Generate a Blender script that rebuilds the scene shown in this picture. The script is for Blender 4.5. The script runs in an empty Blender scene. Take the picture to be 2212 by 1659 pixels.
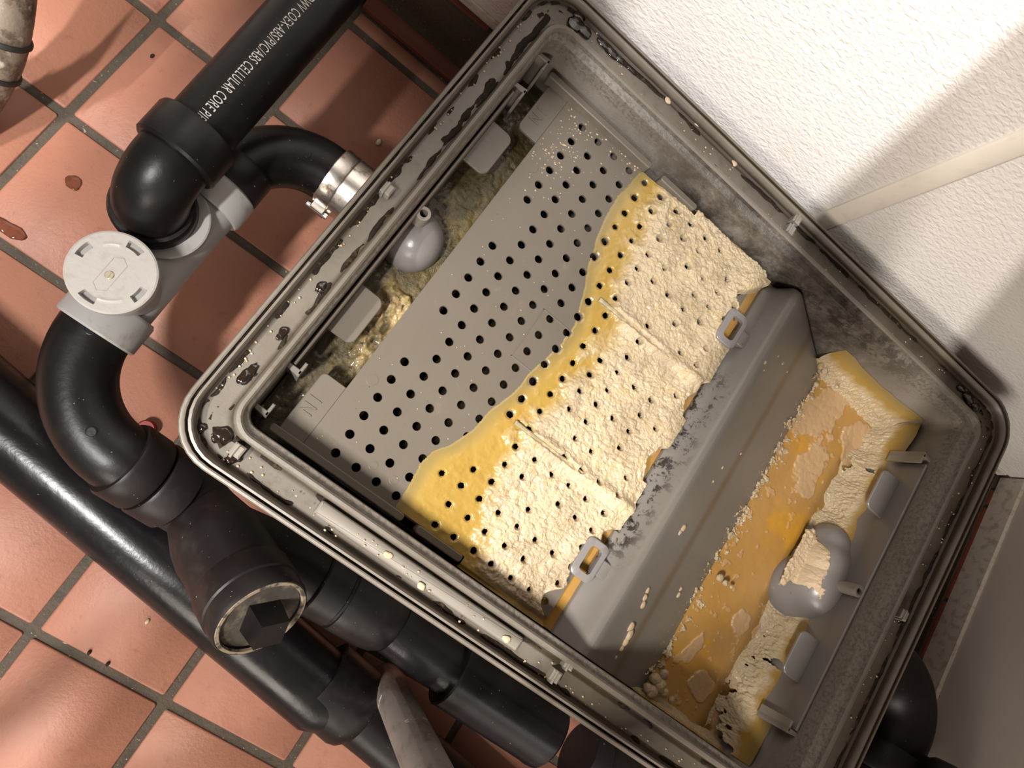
import bpy, math, random
import numpy as np
from mathutils import Vector, Matrix
random.seed(4); rng = np.random.default_rng(4)
S = bpy.context.scene
COL = S.collection
PI = math.pi

# ------------------------------------------------------------------ camera, light, exposure
CR = np.array([[0.782164, 0.534059, 0.320937], [0.583006, -0.809039, -0.074566], [0.219828, 0.245431, -0.944161]])
CC = np.array([0.40241, -0.1701, 0.8824]); CF = 1495.2
cam = bpy.data.cameras.new('camera'); camo = bpy.data.objects.new('camera', cam); COL.objects.link(camo)
cam.sensor_fit = 'HORIZONTAL'; cam.sensor_width = 36.0; cam.lens = 36.0 * CF / 2212.0; cam.clip_start = 0.01
m = Matrix.Identity(4)
for r in range(3):
    m[r][0], m[r][1], m[r][2], m[r][3] = CR[0][r], -CR[1][r], -CR[2][r], CC[r]
camo.matrix_world = m
S.camera = camo
S.view_settings.view_transform = 'Standard'; S.view_settings.look = 'None'
S.view_settings.exposure = 0.62; S.view_settings.gamma = 1.0; S.view_settings.use_curve_mapping = False
W = bpy.data.worlds.new('world'); S.world = W; W.use_nodes = True
W.node_tree.nodes['Background'].inputs[0].default_value = (1.0, 0.86, 0.72, 1)
W.node_tree.nodes['Background'].inputs[1].default_value = 0.13
def area(name, loc, sx, sy, power, col, rot=(0, 0, 0)):
    l = bpy.data.lights.new(name, 'AREA'); l.shape = 'RECTANGLE'; l.size = sx; l.size_y = sy; l.energy = power; l.color = col
    o = bpy.data.objects.new(name, l); o.location = loc; o.rotation_euler = rot; COL.objects.link(o); return o
# two rows of ceiling tubes left of the steel worktop whose edge throws the two slanting shadows on the wall
area('ceiling_lamp', (-0.421, -2.55, 4.4), 0.17, 1.0, 300, (1.0, 0.975, 0.95))
area('ceiling_lamp', (-2.0, -2.55, 4.4), 0.17, 1.0, 320, (1.0, 0.93, 0.85))

area('fill_light', (0.85, -2.5, 1.25), 1.0, 1.0, 31, (1.0, 0.90, 0.80), (math.radians(72), 0, math.radians(4)))  # soft fill added to brighten the dim right side, no known source

# ------------------------------------------------------------------ geometry helpers
def P(x, y, z):
    d = np.array([(x - 1106) / CF, (y - 829.5) / CF, 1.0]) @ CR
    return CC + d * (z - CC[2]) / d[2]
PH = -0.0268; TO = np.array([0.32390, -0.22076, 0.0])
def L(x, y, z):
    q = P(x, y, z) - TO; c, s = math.cos(PH), math.sin(PH)
    return np.array([q[0] * c + q[1] * s, -q[0] * s + q[1] * c, z])

def obj(name, V, F, mat, parent=None, smooth=True, mats=None, fm=None, attr=None, auto=None):
    me = bpy.data.meshes.new(name)
    me.from_pydata([tuple(map(float, v)) for v in V], [], [tuple(map(int, f)) for f in F])
    for q in (mats or [mat]): me.materials.append(q)
    if fm is not None: me.polygons.foreach_set('material_index', np.asarray(fm, dtype=np.int32))
    if smooth: me.polygons.foreach_set('use_smooth', [True] * len(me.polygons))
    if attr:
        for k, a in attr.items():
            at = me.attributes.new(k, 'FLOAT', 'POINT'); at.data.foreach_set('value', np.asarray(a, dtype=np.float32))
    me.update()
    if smooth and auto:
        try: me.set_sharp_from_angle(angle=math.radians(auto))
        except Exception: pass
    o = bpy.data.objects.new(name, me); COL.objects.link(o)
    if parent is not None:
        o.parent = parent
        if parent.get('world_space'): o.location = -Vector(parent.location)
    return o
def thing(name, label, cat, loc=(0, 0, 0), group=None, local=False):
    o = bpy.data.objects.new(name, None); COL.objects.link(o); o.empty_display_size = 0.05
    if local: o.location = TO; o.rotation_euler = (0, 0, PH)      # children in the trap's own axes
    else: o.location = loc; o['world_space'] = True
    o['label'] = label; o['category'] = cat
    if group: o['group'] = group
    return o
def tag(o, label, cat, group=None, kind=None):
    o['label'] = label; o['category'] = cat
    if group: o['group'] = group
    if kind: o['kind'] = kind
    return o
def join(*ms):
    V = []; F = []
    for v, f in ms:
        n = len(V); V += list(v); F += [tuple(i + n for i in q) for q in f]
    return V, F
def box(x0, y0, z0, x1, y1, z1, b=0.0):
    if b <= 0:
        V = [(x0, y0, z0), (x1, y0, z0), (x1, y1, z0), (x0, y1, z0), (x0, y0, z1), (x1, y0, z1), (x1, y1, z1), (x0, y1, z1)]
        return V, [(3, 2, 1, 0), (4, 5, 6, 7), (0, 1, 5, 4), (1, 2, 6, 5), (2, 3, 7, 6), (3, 0, 4, 7)]
    return prism([(x0, y0), (x1, y0), (x1, y1), (x0, y1)], z0, z1, b)
def prism(poly, z0, z1, b=0.0):
    """vertical prism over a counter-clockwise polygon, top edge bevelled by b"""
    n = len(poly); pl = np.array(poly, float)
    if b > 0:
        d1 = pl - np.roll(pl, 1, 0); d2 = np.roll(pl, -1, 0) - pl
        n1 = np.stack([-d1[:, 1], d1[:, 0]], 1) / (np.linalg.norm(d1, axis=1)[:, None] + 1e-12)
        n2 = np.stack([-d2[:, 1], d2[:, 0]], 1) / (np.linalg.norm(d2, axis=1)[:, None] + 1e-12)
        mm = n1 + n2; mm /= np.maximum((mm * n1).sum(1), .3)[:, None]
        ins = pl + mm * b
        rings = [(pl, z0), (pl, z1 - b), (ins, z1)]
    else: rings = [(pl, z0), (pl, z1)]
    V = [(p[0], p[1], z) for q, z in rings for p in q]; F = [tuple(range(n - 1, -1, -1))]
    for k in range(len(rings) - 1):
        F += [(k * n + i, k * n + (i + 1) % n, (k + 1) * n + (i + 1) % n, (k + 1) * n + i) for i in range(n)]
    F.append(tuple(range((len(rings) - 1) * n, len(rings) * n)))
    return V, F
def rrect(x0, y0, x1, y1, r, seg=6):
    out = []
    for cx, cy, a in ((x1 - r, y1 - r, 0), (x0 + r, y1 - r, 90), (x0 + r, y0 + r, 180), (x1 - r, y0 + r, 270)):
        for k in range(seg + 1):
            t = math.radians(a + 90 * k / seg); out.append((cx + r * math.cos(t), cy + r * math.sin(t)))
    return out
def spline(pts, n=8):
    p = [np.array(q, float) for q in pts]; p = [2 * p[0] - p[1]] + p + [2 * p[-1] - p[-2]]; out = []
    for i in range(1, len(p) - 2):
        for k in range(n):
            t = k / n
            out.append(.5 * (2 * p[i] + (p[i + 1] - p[i - 1]) * t + (2 * p[i - 1] - 5 * p[i] + 4 * p[i + 1] - p[i + 2]) * t * t + (3 * p[i] - p[i - 1] - 3 * p[i + 1] + p[i + 2]) * t ** 3))
    out.append(p[-2]); return out
def arc(c, a, b, r, n=14):
    """quarter bend about corner c: from c + a*r to c + b*r, curving round the far side"""
    c, a, b = (np.array(q, float) for q in (c, a, b)); out = []
    for k in range(n + 1):
        t = PI / 2 * k / n
        out.append(c + r * (a * math.cos(t) + b * math.sin(t)))
    return out
def sweep(path, rad, seg=32, cap=True):
    path = [np.array(p, float) for p in path]; n = len(path)
    rad = [rad] * n if np.isscalar(rad) else list(rad)
    T = []
    for i in range(n):
        t = path[min(i + 1, n - 1)] - path[max(i - 1, 0)]
        if np.linalg.norm(t) < 1e-9: t = T[-1] if T else np.array([0, 0, 1.])
        T.append(t / np.linalg.norm(t))
    u = np.cross(T[0], [0, 0, 1.]); u = u if np.linalg.norm(u) > .1 else np.cross(T[0], [0, 1., 0]); u /= np.linalg.norm(u)
    V = []; F = []
    for i in range(n):
        u = u - T[i] * u.dot(T[i]); u /= np.linalg.norm(u); w = np.cross(T[i], u)
        for k in range(seg):
            a = 2 * PI * k / seg; V.append(path[i] + rad[i] * (math.cos(a) * u + math.sin(a) * w))
    for i in range(n - 1):
        F += [(i * seg + k, i * seg + (k + 1) % seg, (i + 1) * seg + (k + 1) % seg, (i + 1) * seg + k) for k in range(seg)]
    if cap: F.append(tuple(range(seg - 1, -1, -1))); F.append(tuple(range((n - 1) * seg, n * seg)))
    return V, F
def lathe(c, axis, prof, seg=32, cap=True):
    """prof: (distance along axis, radius)"""
    axis = np.array(axis, float); axis /= np.linalg.norm(axis); c = np.array(c, float)
    u = np.cross(axis, [0, 0, 1.]); u = u if np.linalg.norm(u) > .1 else np.array([1., 0, 0]); u /= np.linalg.norm(u); w = np.cross(axis, u)
    V = []; F = []; n = len(prof)
    for s, r in prof:
        for k in range(seg):
            a = 2 * PI * k / seg; V.append(c + axis * s + max(r, 1e-5) * (math.cos(a) * u + math.sin(a) * w))
    for i in range(n - 1):
        F += [(i * seg + k, i * seg + (k + 1) % seg, (i + 1) * seg + (k + 1) % seg, (i + 1) * seg + k) for k in range(seg)]
    if cap: F.append(tuple(range(seg - 1, -1, -1))); F.append(tuple(range((n - 1) * seg, n * seg)))
    return V, F
def hub(L0, r, b=0.0025):
    return [(0, r * .93), (0, r - b * .4), (b, r), (L0 - b, r), (L0, r - b), (L0, r * .93)]

# numpy noise --------------------------------------------------------------
_perm = rng.random((64, 64, 64)).astype(np.float32)
def vnoise(p):
    p = np.asarray(p, float); i = np.floor(p).astype(int); f = p - i; f = f * f * (3 - 2 * f); out = 0
    for dx in (0, 1):
        for dy in (0, 1):
            for dz in (0, 1):
                wgt = (f[..., 0] if dx else 1 - f[..., 0]) * (f[..., 1] if dy else 1 - f[..., 1]) * (f[..., 2] if dz else 1 - f[..., 2])
                out = out + wgt * _perm[(i[..., 0] + dx) % 64, (i[..., 1] + dy) % 64, (i[..., 2] + dz) % 64]
    return out
def fbm(p, o=4):
    p = np.asarray(p, float); s = 0; a = .5; t = 0
    for _ in range(o): s = s + a * vnoise(p); t += a; p = p * 2.03 + 7.1; a *= .5
    return s / t
def p3(x, y, k, z=0.0): return np.stack([x * k, y * k, np.full_like(x, z)], -1)
_jx, _jy, _jh = rng.random((97, 97)), rng.random((97, 97)), rng.random((97, 97))
def worley(x, y):
    """distance to nearest jittered point, and that point's random height"""
    ix, iy = np.floor(x).astype(int), np.floor(y).astype(int); d = np.full(x.shape, 9.); h = np.zeros(x.shape)
    for a in (-1, 0, 1):
        for b in (-1, 0, 1):
            cx, cy = ix + a, iy + b; k = (cx % 97, cy % 97)
            q = np.hypot(cx + _jx[k] - x, cy + _jy[k] - y); mk = q < d
            d = np.where(mk, q, d); h = np.where(mk, _jh[k], h)
    return d, h
def knobs(x, y, k):
    d, h = worley(x * k, y * k); return np.sqrt(np.clip(1 - (d / .85) ** 2, 0, 1)) * (.45 + .55 * h)
def sstep(a, b, x):
    t = np.clip((x - a) / (b - a), 0, 1); return t * t * (3 - 2 * t)
def gridmesh(X, Y, Z, keep=None):
    n, k = X.shape; V = np.stack([X.ravel(), Y.ravel(), Z.ravel()], 1); I = np.arange(n * k).reshape(n, k)
    F = np.stack([I[:-1, :-1], I[1:, :-1], I[1:, 1:], I[:-1, 1:]], -1)
    if keep is not None:
        kk = keep[:-1, :-1] & keep[1:, :-1] & keep[1:, 1:] & keep[:-1, 1:]; F = F[kk]
    F = F.reshape(-1, 4); used = np.unique(F); mp = np.full(n * k, -1); mp[used] = np.arange(len(used))
    return V[used], mp[F], used
def blob(c, r, seed, sx=1, sy=1, sz=1, n=7, amp=.35):
    V = []; F = []; c = np.array(c, float)
    for i in range(n + 1):
        th = PI * i / n
        for k in range(2 * n):
            a = PI * k / n; d = np.array([math.sin(th) * math.cos(a), math.sin(th) * math.sin(a), math.cos(th)])
            V.append(d)
    V = np.array(V); q = fbm(V * 1.6 + seed * 3.7, 3) - .5; V = V * (1 + 2 * amp * q)[:, None] * np.array([sx, sy, sz]) * r + c
    for i in range(n):
        for k in range(2 * n):
            F.append((i * 2 * n + k, (i + 1) * 2 * n + k, (i + 1) * 2 * n + (k + 1) % (2 * n), i * 2 * n + (k + 1) % (2 * n)))
    return [tuple(v) for v in V], F

# ------------------------------------------------------------------ materials
class M:
    def __init__(s, name, base, rough=.5, spec=.5, metal=0.0, coat=0.0, sss=0.0):
        s.m = bpy.data.materials.new(name); s.m.use_nodes = True; s.nt = s.m.node_tree
        s.b = s.nt.nodes['Principled BSDF']; s.col = None; s.base = (*base, 1)
        s.b.inputs['Base Color'].default_value = s.base; s.b.inputs['Roughness'].default_value = rough
        s.b.inputs['Metallic'].default_value = metal; s.b.inputs['Specular IOR Level'].default_value = spec
        s.b.inputs['Coat Weight'].default_value = coat; s.b.inputs['Coat Roughness'].default_value = .12
        if sss:
            s.b.inputs['Subsurface Weight'].default_value = sss; s.b.inputs['Subsurface Radius'].default_value = (1, .6, .25); s.b.inputs['Subsurface Scale'].default_value = .004
        s.h = None
    def n(s, t, **k):
        q = s.nt.nodes.new(t)
        for a, v in k.items():
            if a.startswith('i_'):
                key = a[2:]; q.inputs[int(key) if key.isdigit() else key.replace('_', ' ')].default_value = v
            else: setattr(q, a, v)
        return q
    def ln(s, a, b): s.nt.links.new(a, b)
    def coord(s, kind='Object'): return s.n('ShaderNodeTexCoord').outputs[kind]
    def noise(s, scale, detail=4, rough=.55, dist=0.0, stretch=None):
        t = s.n('ShaderNodeTexNoise', i_Scale=scale, i_Detail=detail, i_Roughness=rough, i_Distortion=dist)
        src = s.coord()
        if stretch:
            mp = s.n('ShaderNodeMapping'); mp.inputs['Scale'].default_value = stretch; s.ln(src, mp.inputs[0]); src = mp.outputs[0]
        s.ln(src, t.inputs['Vector']); return t.outputs['Fac']
    def ramp(s, fac, lo, hi):
        r = s.n('ShaderNodeMapRange', interpolation_type='SMOOTHSTEP'); r.inputs['From Min'].default_value = lo; r.inputs['From Max'].default_value = hi
        s.ln(fac, r.inputs['Value']); return r.outputs['Result']
    def mul(s, a, b, op='MULTIPLY'):
        q = s.n('ShaderNodeMath', operation=op)
        for i, v in enumerate((a, b)):
            if isinstance(v, (int, float)): q.inputs[i].default_value = v
            else: s.ln(v, q.inputs[i])
        return q.outputs[0]
    def axis(s, a): 
        q = s.n('ShaderNodeSeparateXYZ'); s.ln(s.coord(), q.inputs[0]); return q.outputs[a]
    def attr(s, name): return s.n('ShaderNodeAttribute', attribute_name=name).outputs['Fac']
    def rand(s): return s.n('ShaderNodeObjectInfo').outputs['Random']
    def mix(s, fac, color):
        q = s.n('ShaderNodeMix', data_type='RGBA'); q.inputs[7].default_value = (*color, 1)
        if s.col is None: q.inputs[6].default_value = s.base
        else: s.ln(s.col, q.inputs[6])
        if isinstance(fac, (int, float)): q.inputs[0].default_value = fac
        else: s.ln(fac, q.inputs[0])
        s.col = q.outputs[2]; s.ln(s.col, s.b.inputs['Base Color']); return s
    def bump(s, h, dist=.001, strength=1.0):
        q = s.n('ShaderNodeBump'); q.inputs['Distance'].default_value = dist; q.inputs['Strength'].default_value = strength
        s.ln(h, q.inputs['Height'])
        if s.h is not None: s.ln(s.h, q.inputs['Normal'])
        s.h = q.outputs[0]; s.ln(s.h, s.b.inputs['Normal']); return s
    def rough(s, fac, lo, hi):
        r = s.n('ShaderNodeMapRange'); r.inputs['To Min'].default_value = lo; r.inputs['To Max'].default_value = hi
        s.ln(fac, r.inputs['Value']); s.ln(r.outputs['Result'], s.b.inputs['Roughness']); return s

def m_tile(name, a, b):
    q = M(name, a, .42, .22)
    q.mix(q.rand(), b)
    q.mix(q.mul(q.ramp(q.noise(9, 5), .45, .75), .35), (a[0] * 1.25, a[1] * 1.35, a[2] * 1.5))
    q.mix(q.mul(q.ramp(q.noise(55, 6, .7), .56, .72), .30), (.10, .045, .03))
    q.mix(q.ramp(q.noise(330, 2), .74, .80), (.05, .03, .02))
    q.bump(q.noise(210, 5, .65), .0011, .55).bump(q.noise(40, 3), .0012, .35); q.rough(q.noise(30, 4), .28, .58); return q.m
TILE = m_tile('quarry_tile', (.300, .134, .086), (.265, .113, .075))
COVE = m_tile('cove_tile', (.15, .043, .024), (.13, .038, .022))
g = M('grout', (.060, .046, .032), .85); g.mix(g.ramp(g.noise(70, 6), .48, .70), (.045, .036, .026)); g.mix(g.ramp(g.noise(260, 3), .66, .74), (.30, .24, .18)); g.bump(g.noise(230, 5), .002, .8); GROUT = g.m
g = M('frp_panel', (.72, .69, .665), .30, .5)
vor = g.n('ShaderNodeTexNoise', i_Scale=165.0, i_Detail=1.2, i_Roughness=.45, i_Distortion=.5)
mp = g.n('ShaderNodeMapping'); mp.inputs['Scale'].default_value = (1.0, 1.0, 1.75); g.ln(g.coord(), mp.inputs[0]); g.ln(mp.outputs[0], vor.inputs['Vector'])
g.bump(vor.outputs['Fac'], .0036, .36); g.mix(g.mul(g.ramp(g.noise(8, 4), .52, .78), .22), (.62, .54, .43)); g.mix(g.ramp(g.noise(120, 2), .795, .82), (.06, .05, .04)); FRP = g.m
g = M('painted_wall', (.56, .50, .45), .45); g.bump(g.noise(120, 3), .0006, .35); g.mix(g.mul(g.ramp(g.noise(6, 4), .45, .75), .3), (.46, .40, .34)); g.mix(g.ramp(g.noise(110, 2), .77, .80), (.10, .08, .06)); PAINT = g.m
g = M('trim_plastic', (.78, .72, .64), .35); g.mix(g.mul(g.ramp(g.noise(60, 4), .5, .75), .25), (.52, .46, .38)); TRIM = g.m
g = M('caulk', (.66, .60, .53), .5); g.mix(g.mul(g.ramp(g.noise(90, 4), .48, .68), .6), (.34, .27, .20)); CAULK = g.m
def m_gray(name, c, dirt=.5, ds=40, extra=None, rough=.42):
    q = M(name, c, rough, .5)
    q.mix(q.mul(q.ramp(q.noise(14, 5), .42, .72), dirt * .8), (c[0] * .62, c[1] * .56, c[2] * .48))
    q.mix(q.mul(q.ramp(q.noise(ds, 6, .7), .50, .78), dirt * .8), (c[0] * .45, c[1] * .38, c[2] * .30))
    q.mix(q.ramp(q.noise(260, 3, .6), .72, .78), (.03, .022, .015))
    q.bump(q.noise(320, 3), .0004, .3); return q
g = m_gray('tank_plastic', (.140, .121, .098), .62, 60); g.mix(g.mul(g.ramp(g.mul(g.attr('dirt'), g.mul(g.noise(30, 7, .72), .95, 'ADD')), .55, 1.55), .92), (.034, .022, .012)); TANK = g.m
g = m_gray('cavity_plastic', (.185, .165, .142), .40, 60)
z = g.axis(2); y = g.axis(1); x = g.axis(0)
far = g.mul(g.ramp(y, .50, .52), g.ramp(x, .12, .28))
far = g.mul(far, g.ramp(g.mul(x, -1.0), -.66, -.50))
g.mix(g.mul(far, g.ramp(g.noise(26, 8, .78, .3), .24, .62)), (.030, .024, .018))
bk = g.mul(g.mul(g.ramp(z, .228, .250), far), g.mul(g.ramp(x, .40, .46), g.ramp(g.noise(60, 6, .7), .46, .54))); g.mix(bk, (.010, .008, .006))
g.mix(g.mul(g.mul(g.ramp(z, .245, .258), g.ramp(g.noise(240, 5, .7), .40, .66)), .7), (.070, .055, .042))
g.bump(g.noise(150, 6, .7), .0025, .45); CAV = g.m
g = m_gray('screen_plastic', (.122, .103, .081), .12, 30, rough=.36); g.mix(g.mul(g.ramp(g.noise(26, 6, .75, .5), .60, .74), .4), (.21, .165, .10)); PLATE = g.m
g = m_gray('baffle_plastic', (.205, .190, .172), .12, 22, rough=.32)
y = g.axis(1); x = g.axis(0)
stain = g.mul(g.ramp(x, .490, .500), g.ramp(g.mul(x, -1.0), -.512, -.502)); g.mix(g.mul(stain, .55), (.14, .085, .035))
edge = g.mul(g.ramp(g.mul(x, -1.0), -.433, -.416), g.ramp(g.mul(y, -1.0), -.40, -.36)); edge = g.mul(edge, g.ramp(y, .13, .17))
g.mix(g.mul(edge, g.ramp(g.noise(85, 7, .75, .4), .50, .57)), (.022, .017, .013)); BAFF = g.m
g = m_gray('fitting_plastic', (.185, .172, .165), .10, 30, rough=.30); FIT = g.m
g = m_gray('hook_plastic', (.22, .198, .168), .10, 60, rough=.4); HOOK = g.m
def m_abs(name, c, r, dust=.5):
    q = M(name, c, r, .26)
    q.mix(q.mul(q.ramp(q.noise(18, 6, .7), .52, .74), dust * .35), (.045, .037, .033))
    q.mix(q.mul(q.ramp(q.noise(300, 2), .735, .77), dust), (.26, .23, .20)); q.bump(q.noise(160, 4), .0005, .35); q.rough(q.noise(22, 5), r - .08, r + .14); return q.m
ABS = m_abs('black_abs', (.0050, .0042, .0042), .34); ABS2 = m_abs('black_abs_scuffed', (.0075, .0055, .0055), .42, .7); ABS3 = m_abs('black_pipe_glossy', (.0055, .0050, .0056), .24, .4)
g = M('white_pvc', (.27, .26, .25), .36); g.mix(g.mul(g.ramp(g.noise(30, 5, .7), .52, .72), .55), (.13, .11, .085)); PVC = g.m
g = M('white_cap', (.33, .305, .28), .5); g.mix(g.mul(g.ramp(g.noise(120, 4), .5, .7), .3), (.24, .21, .18)); g.bump(g.noise(220, 4), .0006, .5); CAP = g.m
g = M('steel_band', (.58, .54, .49), .30, .5, 1.0); g.mix(g.ramp(g.noise(55, 6, .7), .55, .68), (.24, .18, .12)); g.bump(g.noise(120, 4), .0006, .4); STEEL = g.m
g = M('worn_pipe_metal', (.16, .138, .124), .48, .5, .35); g.mix(g.ramp(g.noise(24, 6, .7, .5, (1, 1, .35)), .46, .66), (.085, .064, .05)); g.mix(g.ramp(g.noise(34, 5, .65, .8), .62, .66), (.5, .47, .43)); g.bump(g.noise(90, 4), .0006, .5); LEG = g.m
INK = M('pipe_ink', (.62, .60, .58), .6).m
g = M('grime', (.014, .009, .005), .7, .2); g.mix(g.ramp(g.noise(200, 4), .55, .7), (.050, .030, .016)); g.bump(g.noise(260, 4), .0015, .8); GRIME = g.m
TAR = M('wet_tar', (.012, .007, .004), .08, .6, 0, .5).m
g = M('dried_fat', (.46, .35, .225), .6); g.bump(g.noise(300, 4), .001, .6); FAT = g.m
g = M('food_bit', (.55, .30, .12), .5); FOOD = g.m
# curdled grease: attribute 'curd' 0 = clear yellow film, 1 = dry white curd
g = M('screen_grease', (.330, .212, .046), .30, .5, 0, .25, .05)
g.mix(g.mul(g.ramp(g.noise(26, 5, .6), .50, .75), .5), (.29, .165, .024))
g.mix(g.attr('thin'), (.20, .155, .065))
g.mix(g.attr('curd'), (.47, .372, .24)); g.mix(g.mul(g.attr('curd'), g.mul(g.ramp(g.noise(75, 5, .65), .48, .70), .5)), (.46, .32, .125))
g.mix(g.attr('dirt'), (.135, .095, .050))
g.mix(g.mul(g.attr('curd'), g.ramp(g.noise(420, 3), .735, .77)), (.10, .07, .04))
g.rough(g.attr('curd'), .24, .50); g.bump(g.mul(g.noise(420, 4, .6), g.mul(g.attr('curd'), .12, 'ADD')), .0017, .75); GREASE = g.m
g = M('pool_grease', (.40, .222, .060), .20, .5, 0, .35, .10)
g.mix(g.mul(g.ramp(g.noise(16, 5, .6), .40, .68), .6), (.41, .245, .095)); g.mix(g.ramp(g.noise(11, 4, .6), .56, .72), (.52, .265, .030))
g.mix(g.attr('deep'), (.22, .115, .022))
g.mix(g.attr('curd'), (.46, .31, .175)); g.rough(g.attr('curd'), .20, .50); g.bump(g.noise(160, 5), .0008, .5); POOL = g.m
g = M('inlet_scum', (.060, .043, .014), .26, .5, 0, .3)
g.mix(g.ramp(g.noise(22, 6, .65, .4), .46, .66), (.13, .092, .028)); g.mix(g.attr('curd'), (.33, .235, .10)); g.mix(g.ramp(g.noise(130, 6, .7), .56, .66), (.030, .022, .010))
g.bump(g.noise(150, 6, .7), .0025, .8); SCUM = g.m
DARKW = M('dark_water', (.016, .012, .007), .12).m  # shade below the screen holes put into the water's dark colour
WATER = None
q = M('puddle_water', (.45, .20, .12), .03, .6); q.b.inputs['Transmission Weight'].default_value = .85; q.b.inputs['IOR'].default_value = 1.33; WATER = q.m
RED = M('red_plastic', (.16, .006, .006), .4).m
RUBBER = M('dark_rubber', (.018, .016, .015), .55).m
BRASS = M('screw_metal', (.55, .48, .36), .35, .5, .8).m

# ------------------------------------------------------------------ setting: floor of quarry tiles
TP = 0.1587
f0 = obj('floor', *box(-1.3, -1.6, -.06, 1.40, .40, -.0025), GROUT, smooth=False); f0['kind'] = 'structure'
tv, tf = prism(rrect(-.0742, -.0742, .0742, .0742, .003, 3), -.03, .0, .0012)
base_tile = None; half_tile = None
for iu in range(-3, 8):
    for iv in range(-2, 6):
        cx, cy = (iu + .5) * TP, -(iv + .5) * TP
        if cx > 1.29 or cx < -.40 or cy < -.75: continue
        if cx > .45 and cy > -.14: continue                     # hidden under the tank
        if cx < -.1 and cy > .25: continue
        if base_tile is None: base_tile = o = obj('tile', tv, tf, TILE, f0)
        else: o = base_tile.copy(); COL.objects.link(o)
        o.location = (cx, cy, random.uniform(-.0006, .0004)); o.rotation_euler = (random.uniform(-.003, .003), random.uniform(-.003, .003), random.uniform(-.004, .004))
hv, hf = box(-.0742, -.0090, -.03, .0742, .0090, 0, .001)
for iu in range(-2, 3):
    if half_tile is None: half_tile = o = obj('tile', hv, hf, TILE, f0)
    else: o = half_tile.copy(); COL.objects.link(o)
    o.location = ((iu + .5) * TP, .3315, 0)
# back wall: coved quarry base, white pebbled panels, division strip
WY = .372
bb = thing('baseboard_back', 'red coved quarry tile base along the back wall', 'baseboard', (0, .36, 0)); bb['kind'] = 'structure'; del bb['category']
prof = [(.3445, 0.0), (.3445, .0075), (.3505, .0105), (.3570, .017), (.3605, .027), (.3615, .045), (.3615, .113), (.3635, .1165), (.374, .1165), (.374, 0)]
cv = None
for iu in range(-3, 8):
    x0, x1 = iu * TP + .0035, (iu + 1) * TP - .0035
    if x0 > 1.27: continue
    n = len(prof); V = [(x0, a, b) for a, b in prof] + [(min(x1, 1.285), a, b) for a, b in prof]
    F = [(k, (k + 1) % n, n + (k + 1) % n, n + k) for k in range(n)] + [tuple(range(n - 1, -1, -1)), tuple(range(n, 2 * n))]
    obj('cove_tile', V, F, COVE, bb, auto=35)
obj('grout_bed', *box(-.6, .3585, 0, 1.29, .376, .114), GROUT, bb, smooth=False)
wb = obj('wall_back', *box(-.9, .3755, -.05, 1.40, .44, 1.5), PAINT, smooth=False); wb['kind'] = 'structure'
def panel(x0, x1, z0, z1):
    return obj('panel', *box(x0, WY, z0, x1, WY + .0034, z1), FRP, wb, smooth=False)
panel(-.85, .7395, .130, 1.45); panel(.7625, 1.3, .130, 1.45)
pr = [(-.0125, 0), (-.0118, -.0022), (-.009, -.0036), (.009, -.0036), (.0118, -.0022), (.0125, 0)]
V = [(.7505 + a, WY + b, zz) for zz in (.128, 1.45) for a, b in pr]; n = len(pr)
obj('division_strip', V, [(k, k + 1, n + k + 1, n + k) for k in range(n - 1)] + [tuple(range(n))], TRIM, wb, auto=30)
t1 = obj('trim_1', *box(-.85, .3695, .1165, 1.29, .3755, .1315, .0015), CAULK, smooth=False); t1['kind'] = 'structure'
# right wall
WX = 1.302
wr = obj('wall_right', *box(WX, -1.5, .125, 1.42, .3755, 1.5), PAINT, smooth=False); wr['kind'] = 'structure'
br = thing('baseboard_right', 'dark quarry tile base along the right wall', 'baseboard', (WX, 0, 0)); br['kind'] = 'structure'; del br['category']
for k in range(-6, 3):
    y0, y1 = k * TP + .0035, min((k + 1) * TP - .0035, .345)
    n = len(prof); V = [(WX - (.372 - a), y0, b) for a, b in prof] + [(WX - (.372 - a), y1, b) for a, b in prof]
    obj('cove_tile', V, [(n + k2, n + (k2 + 1) % n, (k2 + 1) % n, k2) for k2 in range(n)] + [tuple(range(n)), tuple(range(2 * n - 1, n - 1, -1))], COVE, br, auto=35)
obj('grout_bed', *box(WX - .0125, -1.4, 0, WX + .02, .372, .114), GROUT, br, smooth=False)
t2 = obj('trim_2', *box(WX - .0045, -1.4, .1165, WX + .01, .3695, .155, .002), CAULK, smooth=False); t2['kind'] = 'structure'

# ------------------------------------------------------------------ steel worktop over the right half (only its left front leg is in view)
leg = thing('work_table', 'worn steel table leg standing by the black pipes at bottom edge', 'table', (.676, -.33, 0))
lx, ly = .676, -.335
obj('leg', *lathe((lx, ly, .0), (0, 0, 1), [(.0, .012), (.004, .0165), (.02, .0195), (.05, .0215), (.075, .0215), (.0765, .0205), (.83, .0205)]), LEG, leg, auto=40)
obj('leg', *lathe((1.255, ly, .0), (0, 0, 1), [(.0, .012), (.004, .0165), (.02, .0195), (.05, .0215), (.075, .0215), (.0765, .0205), (.83, .0205)]), LEG, leg, auto=40)
STEEL2 = M('brushed_steel', (.45, .44, .43), .35, .5, .8).m
obj('tabletop', *box(.571, -.60, .834, 1.295, .368, .874), STEEL2, leg, smooth=False)

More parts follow.
